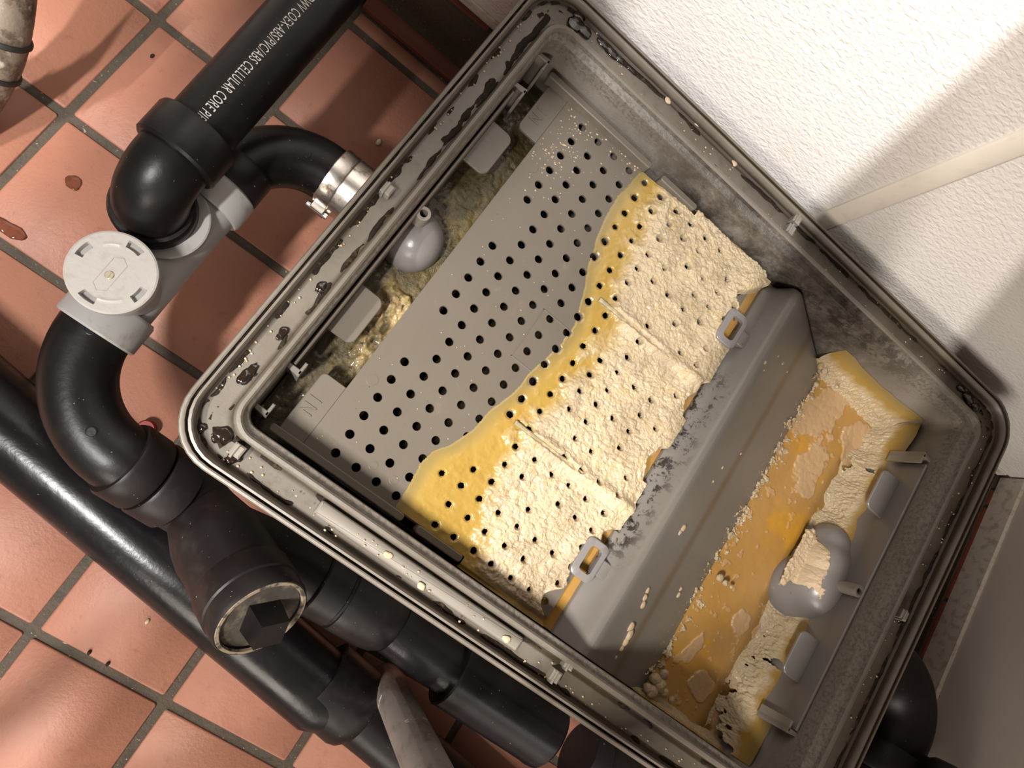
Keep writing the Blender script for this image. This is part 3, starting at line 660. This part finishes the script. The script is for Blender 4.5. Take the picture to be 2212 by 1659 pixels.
def bank(name, label, path, inward, z0, z1, depth, gap, seed, yl=.3, ns=None, amp=.0060, close=False):
    """lumpy curd bank along a wall: from z0 on the wall to z1 at the pool, depth into the pit"""
    path = np.array(path, float); sl = np.r_[0, np.cumsum(np.linalg.norm(np.diff(path, axis=0), axis=1))]; ns = ns or int(sl[-1] / .0007)
    s_ = np.linspace(0, sl[-1], ns); t_ = np.linspace(0, 1, 64); Sg, Tg = np.meshgrid(s_, t_, indexing='ij')
    cx, cy = np.interp(Sg, sl, path[:, 0]), np.interp(Sg, sl, path[:, 1]); inw = np.array(inward, float)
    ix, iy = np.interp(Sg, sl, inw[:, 0]), np.interp(Sg, sl, inw[:, 1]); ln2 = np.hypot(ix, iy) + 1e-9; ix, iy = ix / ln2, iy / ln2
    a = fbm(p3(Sg, Sg * 0, 40., seed), 4); dep = depth * (.55 + .9 * a)
    kn = (knobs(Sg + seed, Tg * .04, 165.) * .5 + knobs(Sg * 1.3 + seed, Tg * .05, 330.) * .5) * sstep(.15, .45, Tg)
    body = np.sin(np.clip(Tg, 0, 1) * PI) ** .5
    off = dep * (1 - np.cos(Tg * PI / 2)) + body * amp * kn + .0006
    zz_ = z0 + (z1 - z0) * np.sin(Tg * PI / 2) ** .8 + .35 * body * amp * (kn - .4) + (.006 * (a - .5) + .016 * (fbm(p3(Sg, Sg * 0, 22., seed + 3), 4) - .5)) * (1 - Tg)
    kp = (fbm(p3(Sg, Tg * .035, 36., seed + 5), 5) + .30 * (fbm(p3(Sg, Tg * .035, 150., seed + 6), 4) - .5) > gap)
    cdv = sstep(yl, yl + .2, Tg + .25 * (fbm(p3(Sg, Tg * .05, 90., seed), 3) - .5))
    V, F, u = gridmesh(cx + ix * off, cy + iy * off, zz_, kp)
    o = obj(name, V, F, GREASE, None, attr={'curd': cdv.ravel()[u], 'thin': ((1 - sstep(.0, .16, Tg)) * .75).ravel()[u], 'dirt': cdv.ravel()[u] * 0 + .12}); o.location = TO; o.rotation_euler = (0, 0, PH)
    return tag(o, label, 'grease', kind='stuff')
bank('curd_bank', 'yellow edged curd bank along the back wall of the pit', [(.545, .5245), (.690, .5245)], [(0, -1), (0, -1)], .2180, .1540, .017, .0, 3, .13)
bank('curd_bank', 'broken cream curd bank along the right wall below the tabs', [(.694, .5245), (.6965, .47), (.6965, .30), (.6965, .055)], [(-.6, -.8), (-1, 0), (-1, 0), (-1, 0)], .2150, .1520, .027, .30, 8, .14)
bank('curd_bank', 'thin cream curd line along the front wall of the pit', [(.700, .0505), (.545, .0505)], [(0, 1), (0, 1)], .190, .1545, .012, .2, 12, .2, amp=.003)
# crumbly curds along the foot of the ridge cover
X, Y = np.meshgrid(np.linspace(.535, .588, 90), np.linspace(.054, .512, 760), indexing='ij')
sl_ = np.interp(X, [p[0] for p in pf], [p[1] for p in pf])
mid = .574 - .006 * (fbm(p3(X * 0, Y, 24., 3), 3) - .5); dn = fbm(p3(X * 0, Y, 15., 9), 4)
mk = fbm(p3(X, Y, 150., 61), 4) - .36 - .50 * np.abs(X - mid) / (.004 + .015 * dn) * .5 - .06
mk2 = (fbm(p3(X, Y, 300., 64), 3) > .70) & (np.abs(X - mid) < .020) & (dn > .42)
hh = sstep(0, .16, mk) * (.0010 + .0045 * (knobs(X, Y, 190.) * .6 + knobs(X + .4, Y, 380.) * .4)) + mk2 * .0006
V, F, u = gridmesh(X, Y, np.maximum(sl_, .1555) + hh - .0002, (mk > 0) | mk2)
o = obj('curd_line', V, F, GREASE, None, attr={'curd': np.full(len(u), .92), 'thin': np.zeros(len(u)), 'dirt': np.zeros(len(u)) + .04}); o.location = TO; o.rotation_euler = (0, 0, PH)
tag(o, 'crumbly cream curd line along the foot of the ridge cover', 'grease', kind='stuff')
ms = []
for px, py, r in ((1420, 1470, .007), (1430, 1485, .008), (1415, 1495, .008), (1440, 1460, .006), (1405, 1490, .006), (1440, 1500, .006), (1455, 1515, .004), (1560, 1250, .005), (1572, 1262, .004), (1585, 1270, .0025), (1788, 800, .005), (1780, 790, .005), (1770, 830, .004), (1815, 835, .003)):
    q = L(px, py, .175); ms.append(blob((q[0], q[1], .170), r, px, 1, 1, .8, 7, .45))
o = obj('curd_clumps', *join(*ms), GREASE, None, attr={'curd': np.full(sum(len(a) for a, _ in ms), .88), 'thin': np.zeros(sum(len(a) for a, _ in ms)), 'dirt': np.zeros(sum(len(a) for a, _ in ms)) + .05})
o.location = TO; o.rotation_euler = (0, 0, PH); tag(o, 'loose cream curd lumps heaped at both ends of the grease pit', 'grease', kind='stuff')
# curd cap on the outlet hood: a thin lumpy shell over its upper left side
X, Y = np.meshgrid(np.linspace(c[0] - .06, c[0] + .03, 150), np.linspace(c[1] - .04, c[1] + .09, 200), indexing='ij'); Zd = np.full(X.shape, .1)
for (lx_, ly_, lz_), r, a_, b_, e_ in LOB: Zd = np.maximum(Zd, lz_ + r * e_ * np.sqrt(np.clip(1 - ((X - lx_) / (r * a_)) ** 2 - ((Y - ly_) / (r * b_)) ** 2, 0, 1)))
qa, qb = L(1768, 1165, .21), L(1728, 1255, .20); qd = (qb - qa)[:2]; ql = np.linalg.norm(qd); qd /= ql
ta = (X - qa[0]) * qd[0] + (Y - qa[1]) * qd[1]; tb = -(X - qa[0]) * qd[1] + (Y - qa[1]) * qd[0]
dd_ = np.maximum(np.abs(ta - ql / 2) / (ql / 2 + .008), np.abs(tb) / .0180) + .9 * (fbm(p3(X, Y, 90., 71), 4) - .5)
V, F, u = gridmesh(X, Y, Zd + sstep(1.0, .8, dd_) * (.0008 + .003 * (knobs(X, Y, 210.) * .6 + knobs(X, Y + .3, 420.) * .4)), (dd_ < 1.0) & (Zd > .165))
o = obj('curd_cap', V, F, FAT, None); o.location = TO; o.rotation_euler = (0, 0, PH)
tag(o, 'crusted cream curd patch sitting on the outlet hood', 'grease', kind='stuff')

# ------------------------------------------------------------------ drain pipes
def pipe(parent, name, *ms, mat=ABS, auto=35): return obj(name, *join(*ms), mat, parent, auto=auto)
RX, RZ = .2165, .170
ex, ey, ez = np.eye(3)
# supply pipe overhead, along the y axis, with printed line
TX, TZ = .197, .253
up = thing('supply_pipe', 'straight black drain pipe with white printed lettering at top', 'pipe', (TX, .2, 0))
pipe(up, 'pipe', sweep([(TX, -.02, TZ), (TX, .33, TZ)], .0290, 40))
txt = bpy.data.curves.new('printing', 'FONT'); txt.body = 'DWV COEX-ABS/PVC/ABS CELLULAR CORE PIPE'; txt.size = .0124; txt.space_character = 1.12; txt.resolution_u = 3
tob = bpy.data.objects.new('printing_tmp', txt); COL.objects.link(tob); dg = bpy.context.evaluated_depsgraph_get()
tm = bpy.data.meshes.new_from_object(tob.evaluated_get(dg)); co = np.array([v.co[:] for v in tm.vertices]); fs = [tuple(p.vertices) for p in tm.polygons]
bpy.data.objects.remove(tob)
wd = co[:, 0].max(); ytop, yend = .158, .0050; sc = (ytop - yend) / wd
def hitcyl(px, py):
    d = np.array([(px - 1106) / CF, (py - 829.5) / CF, 1.0]) @ CR; o_ = CC - np.array([TX, 0, TZ]); R2 = .0292
    a = d[0] ** 2 + d[2] ** 2; b = 2 * (o_[0] * d[0] + o_[2] * d[2]); cc = o_[0] ** 2 + o_[2] ** 2 - R2 ** 2
    t = (-b - math.sqrt(max(b * b - 4 * a * cc, 0))) / (2 * a); q = CC + d * t; return math.atan2(q[0] - TX, q[2] - TZ), q[1]
th0, yA = hitcyl(546, 130)
V = []
for a, b, _ in co:
    th = th0 - (-1) * (b - .004) / .0291; V.append((TX + .02945 * math.sin(th), ytop - a * sc, TZ + .02945 * math.cos(th)))
obj('printing', V, [f[::1] for f in fs], INK, up, smooth=False)
# elbow turning down into the white tee
EY = -.062
el = thing('pipe_elbow', 'black elbow turning from the overhead pipe down into white tee', 'pipe fitting', (TX, EY, 0))
ctr = np.array([TX, EY + .034, TZ - .034])
bend = arc(ctr, ez, -ey, .034, 16)
pipe(el, 'bend', sweep([np.array([TX, -.005, TZ])] + bend + [np.array([TX, EY, .206])], .0312, 40), mat=ABS)
pipe(el, 'socket', lathe((TX, -.026, TZ), ey, [(0, .031), (.0005, .0345), (.003, .0365), (.031, .0365), (.034, .0350), (.034, .029)], 40), mat=ABS)
pipe(el, 'socket', lathe((TX, EY, .196), ez, [(0, .029), (.0, .0350), (.003, .0365), (.020, .0365), (.0235, .0345), (.024, .031)], 40), mat=ABS)
# white tee with cleanout cap
tee = thing('cleanout_tee', 'dirty white plastic tee with round cap between two black bends', 'pipe fitting', (RX, -.1, 0))
pipe(tee, 'body', sweep([(RX, -.165, RZ), (RX, .000, RZ)], .0315, 40), mat=PVC)
pipe(tee, 'collar', lathe((RX, -.180, RZ), ey, [(0, .030), (0, .0355), (.002, .0370), (.030, .0370), (.033, .0350), (.033, .03)], 40), mat=PVC)
pipe(tee, 'collar', lathe((RX, -.026, RZ), ey, [(0, .030), (0, .0350), (.003, .0370), (.026, .0370), (.028, .0350), (.028, .03)], 40), mat=PVC)
pipe(tee, 'branch', lathe(((RX + TX) / 2, EY, RZ), ez, [(0, .030), (.012, .0335), (.022, .0375), (.0330, .0385), (.0340, .0372), (.034, .03)], 40), mat=PVC)
cp = P(241, 588, .243); CXY = (cp[0], cp[1])
pipe(tee, 'neck', lathe((CXY[0], CXY[1], RZ), ez, [(0, .030), (.060, .030), (.064, .031), (.068, .031)], 40), mat=PVC)
nr, na = 26, 128; V = []; F = []
rs = np.r_[np.linspace(0.0001, .0335, nr - 4), .0350, .0352, .0352, .0335]; zs = np.r_[np.zeros(nr - 4) + .2430, .2422, .2405, .2330, .2320]
for i in range(nr):
    for k in range(na):
        a = 2 * PI * k / na; zz_ = zs[i]
        if .0255 < rs[i] < .0300:
            for a0 in (math.radians(174), math.radians(86), math.radians(-6), math.radians(-94)):
                if abs((a - a0 + PI) % (2 * PI) - PI) < .22: zz_ = .2355
        if abs(rs[i] - .0235) < .0009 and (1.9 < a < 2.5 or 4.9 < a < 5.7): zz_ += .0006
        V.append((CXY[0] + rs[i] * math.cos(a), CXY[1] + rs[i] * math.sin(a), zz_))
for i in range(nr - 1): F += [(i * na + k, i * na + (k + 1) % na, (i + 1) * na + (k + 1) % na, (i + 1) * na + k) for k in range(na)]
cap = obj('cap', V, [f[::-1] for f in F], CAP, tee, auto=28)
q = P(236, 594, .2435); obj('screw', *join(lathe((q[0], q[1], .2426), ez, [(0, .0036), (.0010, .0036), (.0014, .003)], 18), box(q[0] - .0006, q[1] - .0030, .2436, q[0] + .0006, q[1] + .0030, .2446)), BRASS, cap, auto=30)
rr_ = [stroke((q[0] - .006 + a, q[1] - .012 + b), (q[0] - .006 + c_, q[1] - .012 + d_), .0006, .2425, .2434) for a, b, c_, d_ in ((0, 0, 0, .026), (.012, 0, .012, .026), (0, .026, .006, .030), (.006, .030, .012, .026), (0, 0, .006, -.004), (.006, -.004, .012, 0))]
obj('moulded_outline', *join(*rr_), CAP, cap, auto=30)
# inlet bend with steel clamp
ib = thing('inlet_bend', 'black bend from the white tee into the tank left wall', 'pipe fitting', (.25, .05, 0))
Rb = .072; IZ = .150
cI_ = np.array([RX + Rb, .012, RZ]); pts = [np.array([RX, .000, RZ])] + [p - np.array([0, 0, (RZ - IZ) * (k / 16)]) for k, p in enumerate(arc(cI_, -ex, ey, Rb, 16))] + [np.array([.345, .012 + Rb, IZ])]
pipe(ib, 'bend', sweep(pts, .0305, 40))
pipe(ib, 'socket', lathe((RX, .001, RZ), ey, [(0, .030), (0, .0345), (.003, .0362), (.026, .0362), (.030, .0335), (.030, .03)], 40), mat=ABS2)
for k_, dx_, dy_ in ((3, .004, 0), (13, 0, -.003)): pipe(ib, 'moulding_dot', lathe(pts[k_] + np.array([dx_, dy_, .0296]), ez, [(0, .0045), (.0009, .0045), (.0011, .0040), (.0008, .0036)], 18), mat=ABS)
yc = .012 + Rb
cl = pipe(ib, 'clamp_band', lathe((.286, yc, IZ), ex, [(0, .030), (0, .0332), (.001, .0342), (.016, .0342), (.017, .0336), (.018, .0346), (.040, .0346), (.041, .033), (.041, .03)], 40), mat=STEEL)
obj('clamp_screw', *join(box(.288, yc - .0405, IZ - .010, .304, yc - .0315, IZ + .004, .001), lathe((.284, yc - .038, IZ - .003), ex, [(0, .0035), (.024, .0035)], 14)), STEEL, cl, auto=30)
# long sweep bend on the left, joining the cleanout wye
sb = thing('sweep_bend', 'thick black quarter bend below the white cleanout tee', 'pipe fitting', (.24, -.22, 0))
Rs = .088; c0 = np.array([RX + Rs, -.172, RZ]); SZ = .165
sp = [np.array([RX, -.150, RZ])] + arc(c0, -ex, -ey, Rs, 18); pipe(sb, 'bend', sweep(sp + [sp[-1] + np.array([.012, 0, -.006])], .0322, 40))
for k_, dx_, dy_ in ((2, .004, 0), (15, 0, .004)): pipe(sb, 'moulding_dot', lathe(sp[k_] + np.array([dx_, dy_, .0312]), ez, [(0, .0048), (.0010, .0048), (.0012, .0042), (.0009, .0038)], 18), mat=ABS)
E0 = sp[-1]; d1 = np.array([.85, -.08, -.50]); d1 /= np.linalg.norm(d1)
pipe(sb, 'socket', lathe(E0 + d1 * -.004, d1, [(0, .031), (0, .0355), (.003, .0372), (.027, .0372), (.030, .0355), (.030, .03)], 40), mat=ABS2)
wy = thing('cleanout_wye', 'big black wye fitting with square headed plug beside the tank corner', 'pipe fitting', (.42, -.29, 0))
W0 = E0 + d1 * .029
pipe(wy, 'collar', lathe(W0, d1, [(0, .030), (0, .0355), (.003, .0375), (.030, .0375), (.033, .0350), (.034, .0335), (.066, .0335)], 40), mat=ABS2)
W1 = W0 + d1 * .062; Pp = P(566, 1336, .232); dv = Pp - W1; dl = np.linalg.norm(dv); dv /= dl
pipe(wy, 'barrel', sweep([W1 - d1 * .002, W1 + dv * .012, W1 + dv * .045, W1 + dv * .062, W1 + dv * .066, W1 + dv * (dl - .036)], [.0330, .0345, .0415, .0430, .0420, .0420], 40), mat=ABS2)
pipe(wy, 'plug_ring', lathe(W1 + dv * (dl - .044), dv, [(0, .039), (0, .0430), (.002, .0442), (.024, .0442), (.0255, .0428), (.040, .0428), (.044, .0412), (.044, .0372), (.0395, .0362)], 48, True), mat=ABS2)
g = M('plug_rim_dirt', (.16, .125, .08), .8); g.mix(g.ramp(g.noise(120, 5), .45, .6), (.03, .024, .018))
pipe(wy, 'rim_dirt', lathe(W1 + dv * (dl - .0005), dv, [(0, .0408), (.0012, .0400), (.0012, .0372), (-.001, .0362)], 48, False), mat=g.m)
up_ = np.cross(dv, np.cross(ez, dv)); up_ /= np.linalg.norm(up_); sd_ = np.cross(dv, up_)
def orient(pl, base, h): 
    n = len(pl); V = [base + sd_ * a * .92 + up_ * b * .92 for a, b in pl] ; V = [base + sd_ * a + up_ * b for a, b in pl] + [base + sd_ * a * .88 + up_ * b * .88 + dv * h for a, b in pl]
    return V, [tuple(range(n - 1, -1, -1)), tuple(range(n, 2 * n))] + [(i, (i + 1) % n, n + (i + 1) % n, n + i) for i in range(n)]
g2 = M('plug_face_dirt', (.030, .023, .016), .8); g2.mix(g2.ramp(g2.noise(70, 6), .50, .68), (.085, .066, .042)); g2.bump(g2.noise(180, 4), .001, .6)
pipe(wy, 'plug_face', lathe(W1 + dv * (dl - .0052), dv, [(0, .0362), (.0008, .0362)], 40), mat=g2.m)
pipe(wy, 'square_head', orient([(-.0205, 0), (0, -.0205), (.0205, 0), (0, .0205)], W1 + dv * (dl - .006), .026), mat=ABS)
# line running on along the tank front
ln_ = thing('outlet_line', 'black jointed drain line running along the front of the tank', 'pipe', (.7, -.28, 0))
q = [P(640, 1220, .135), P(700, 1262, .130), P(768, 1300, .125), P(850, 1352, .120), P(915, 1400, .118), P(985, 1452, .118), P(1100, 1528, .118), P(1215, 1603, .118), P(1300, 1660, .118), P(1420, 1740, .118)]
pipe(ln_, 'pipe', sweep([W1 + dv * .03, q[0], q[1], q[2]], .0325, 40))
dd = q[2] - q[1]; dd /= np.linalg.norm(dd)
pipe(ln_, 'coupling', lathe(q[1] - dd * .012, dd, [(0, .032), (0, .0350), (.002, .0365), (.030, .0365), (.0315, .0345), (.034, .0345), (.0345, .0368), (.040, .0372), (.075, .0380), (.088, .0365), (.100, .031), (.104, .027)], 40), mat=ABS)
d3 = q[6] - q[5]; d3 /= np.linalg.norm(d3)
pipe(ln_, 'reducer', sweep([q[3], q[4], q[5], q[6]], [.0300, .0295, .0300, .0300], 40), mat=ABS3)
pipe(ln_, 'barrel', lathe(q[5] - d3 * .008, d3, [(0, .030), (0, .0385), (.002, .0402), (.010, .0400), (.125, .0400), (.132, .0408), (.140, .0400), (.144, .036), (.144, .03)], 44), mat=ABS3)
pipe(ln_, 'hub', lathe(q[7] + d3 * .024, d3, [(0, .031), (.0, .0365), (.024, .0370), (.026, .0352), (.030, .0352), (.032, .0375), (.058, .0370), (.066, .033), (.18, .033)], 40), mat=ABS2)
# thick pipe lying on the floor
fp = thing('floor_pipe', 'long glossy black pipe lying diagonally on the red floor tiles', 'pipe', (.4, -.34, 0))
a_, b_ = P(0, 902, .046), P(700, 1497, .046); d4 = (b_ - a_) / np.linalg.norm(b_ - a_)
FJ = P(775, 1535, .046)
pipe(fp, 'pipe', sweep([a_ - d4 * .5, a_, b_, FJ - d4 * .03], .0445, 48), mat=ABS3)
pipe(fp, 'coupling', lathe(FJ - d4 * .06, d4, [(0, .044), (0, .0455), (.05, .0462), (.058, .0440), (.066, .037), (.09, .0365), (.5, .0365)], 44), mat=ABS)
# outlet elbow beyond the right rim
oe = thing('outlet_elbow', 'black elbow half hidden behind the right side of the tank', 'pipe fitting', (1.15, -.02, 0))
ec = P(1868, 1528, .17)
oc = np.array([ec[0], ec[1], .17]); pth = [oc + np.array([-.055, .060, 0])] + [oc + np.array([-.02, .060, 0])] + [p for p in arc(oc + np.array([-.0, .0, 0]), ey, ex, .060, 12)] + [oc + np.array([.058, -.12, -.004])]
pipe(oe, 'bend', sweep(pth, .040, 40), mat=ABS2)
pipe(oe, 'socket', lathe(oc + np.array([.059, -.022, 0]), -ey, [(0, .039), (0, .0440), (.003, .046), (.034, .046), (.037, .044), (.037, .038)], 40), mat=ABS2)
st = thing('pipe_stub', 'capped black pipe stub at the bottom edge by right wall', 'pipe', (1.25, -.15, 0))
sp_ = P(2060, 1716, .25)
pipe(st, 'stub', lathe((sp_[0], sp_[1], 0), ez, [(0, .026), (.235, .026)], 32), mat=ABS2)
pipe(st, 'stub_cap', lathe((sp_[0], sp_[1], .222), ez, [(0, .026), (0, .0300), (.020, .0300), (.026, .026), (.028, .020)], 32), mat=ABS)
# worn hose end at the top left corner
hs = thing('worn_hose', 'grimy tan hose with dark rings at the upper left edge', 'hose', (-.06, .05, 0))
hp = spline([P(30, -150, .15), P(20, -40, .125), P(8, 60, .10), P(-14, 140, .070), P(-70, 230, .035), P(-160, 290, .026)], 8)
g = M('hose_jacket', (.21, .165, .125), .5); g.mix(g.ramp(g.noise(40, 6, .7, .4), .44, .62), (.085, .06, .042)); g.mix(g.ramp(g.noise(60, 4), .60, .72), (.40, .35, .29)); g.bump(g.noise(90, 5), .002, .6)
pipe(hs, 'hose', sweep(hp, .0235, 28), mat=g.m)
for i in (17, 24): 
    d_ = hp[i + 1] - hp[i]; pipe(hs, 'ring', lathe(hp[i], d_, [(0, .023), (0, .0255), (.0016, .0262), (.0042, .0262), (.0055, .0252), (.0055, .023)], 28), mat=RUBBER)
# small things on the floor
def puddle(px, py, r, sx, sy, label):
    q = P(px, py, 0); V, F = blob((q[0], q[1], .0004), r, px, sx, sy, .13, 8, .5); o = obj('water_drop', V, F, WATER); tag(o, label, 'puddle'); return o
puddle(159, 395, .0085, 1, .9, 'small water drop alone on the red tile above the white cap')
puddle(22, 496, .0120, 1.5, .7, 'longer water splash on the red tile at the left edge')
for px, py, r, mat, lab in ((818, 307, .0042, FAT, 'pale tan crumb on the red tile beside the tank corner'), (328, 120, .0024, GRIME, 'dark speck on the tile left of the lettered pipe'), (318, 1343, .0026, FAT, 'tan crumb on the pinkish tile near the plug'), (192, 1410, .0024, GRIME, 'dark speck on the pinkish tile near the left grout cross'), (232, 1435, .0024, GRIME, 'dark speck in the middle of the pinkish tile, lowest of two')):
    q = P(px, py, .002); o = obj('crumb', *blob((q[0], q[1], r * .45), r, px, .8, 1.3, .6, 6), mat); tag(o, lab, 'crumb')
q = P(316, 926, .010); o = obj('red_cap', *lathe((q[0], q[1], 0), ez, [(0, .010), (.012, .010), (.014, .0085), (.014, .003)], 24), RED, auto=30); tag(o, 'small red plastic cap on the floor behind the black coupling', 'cap')
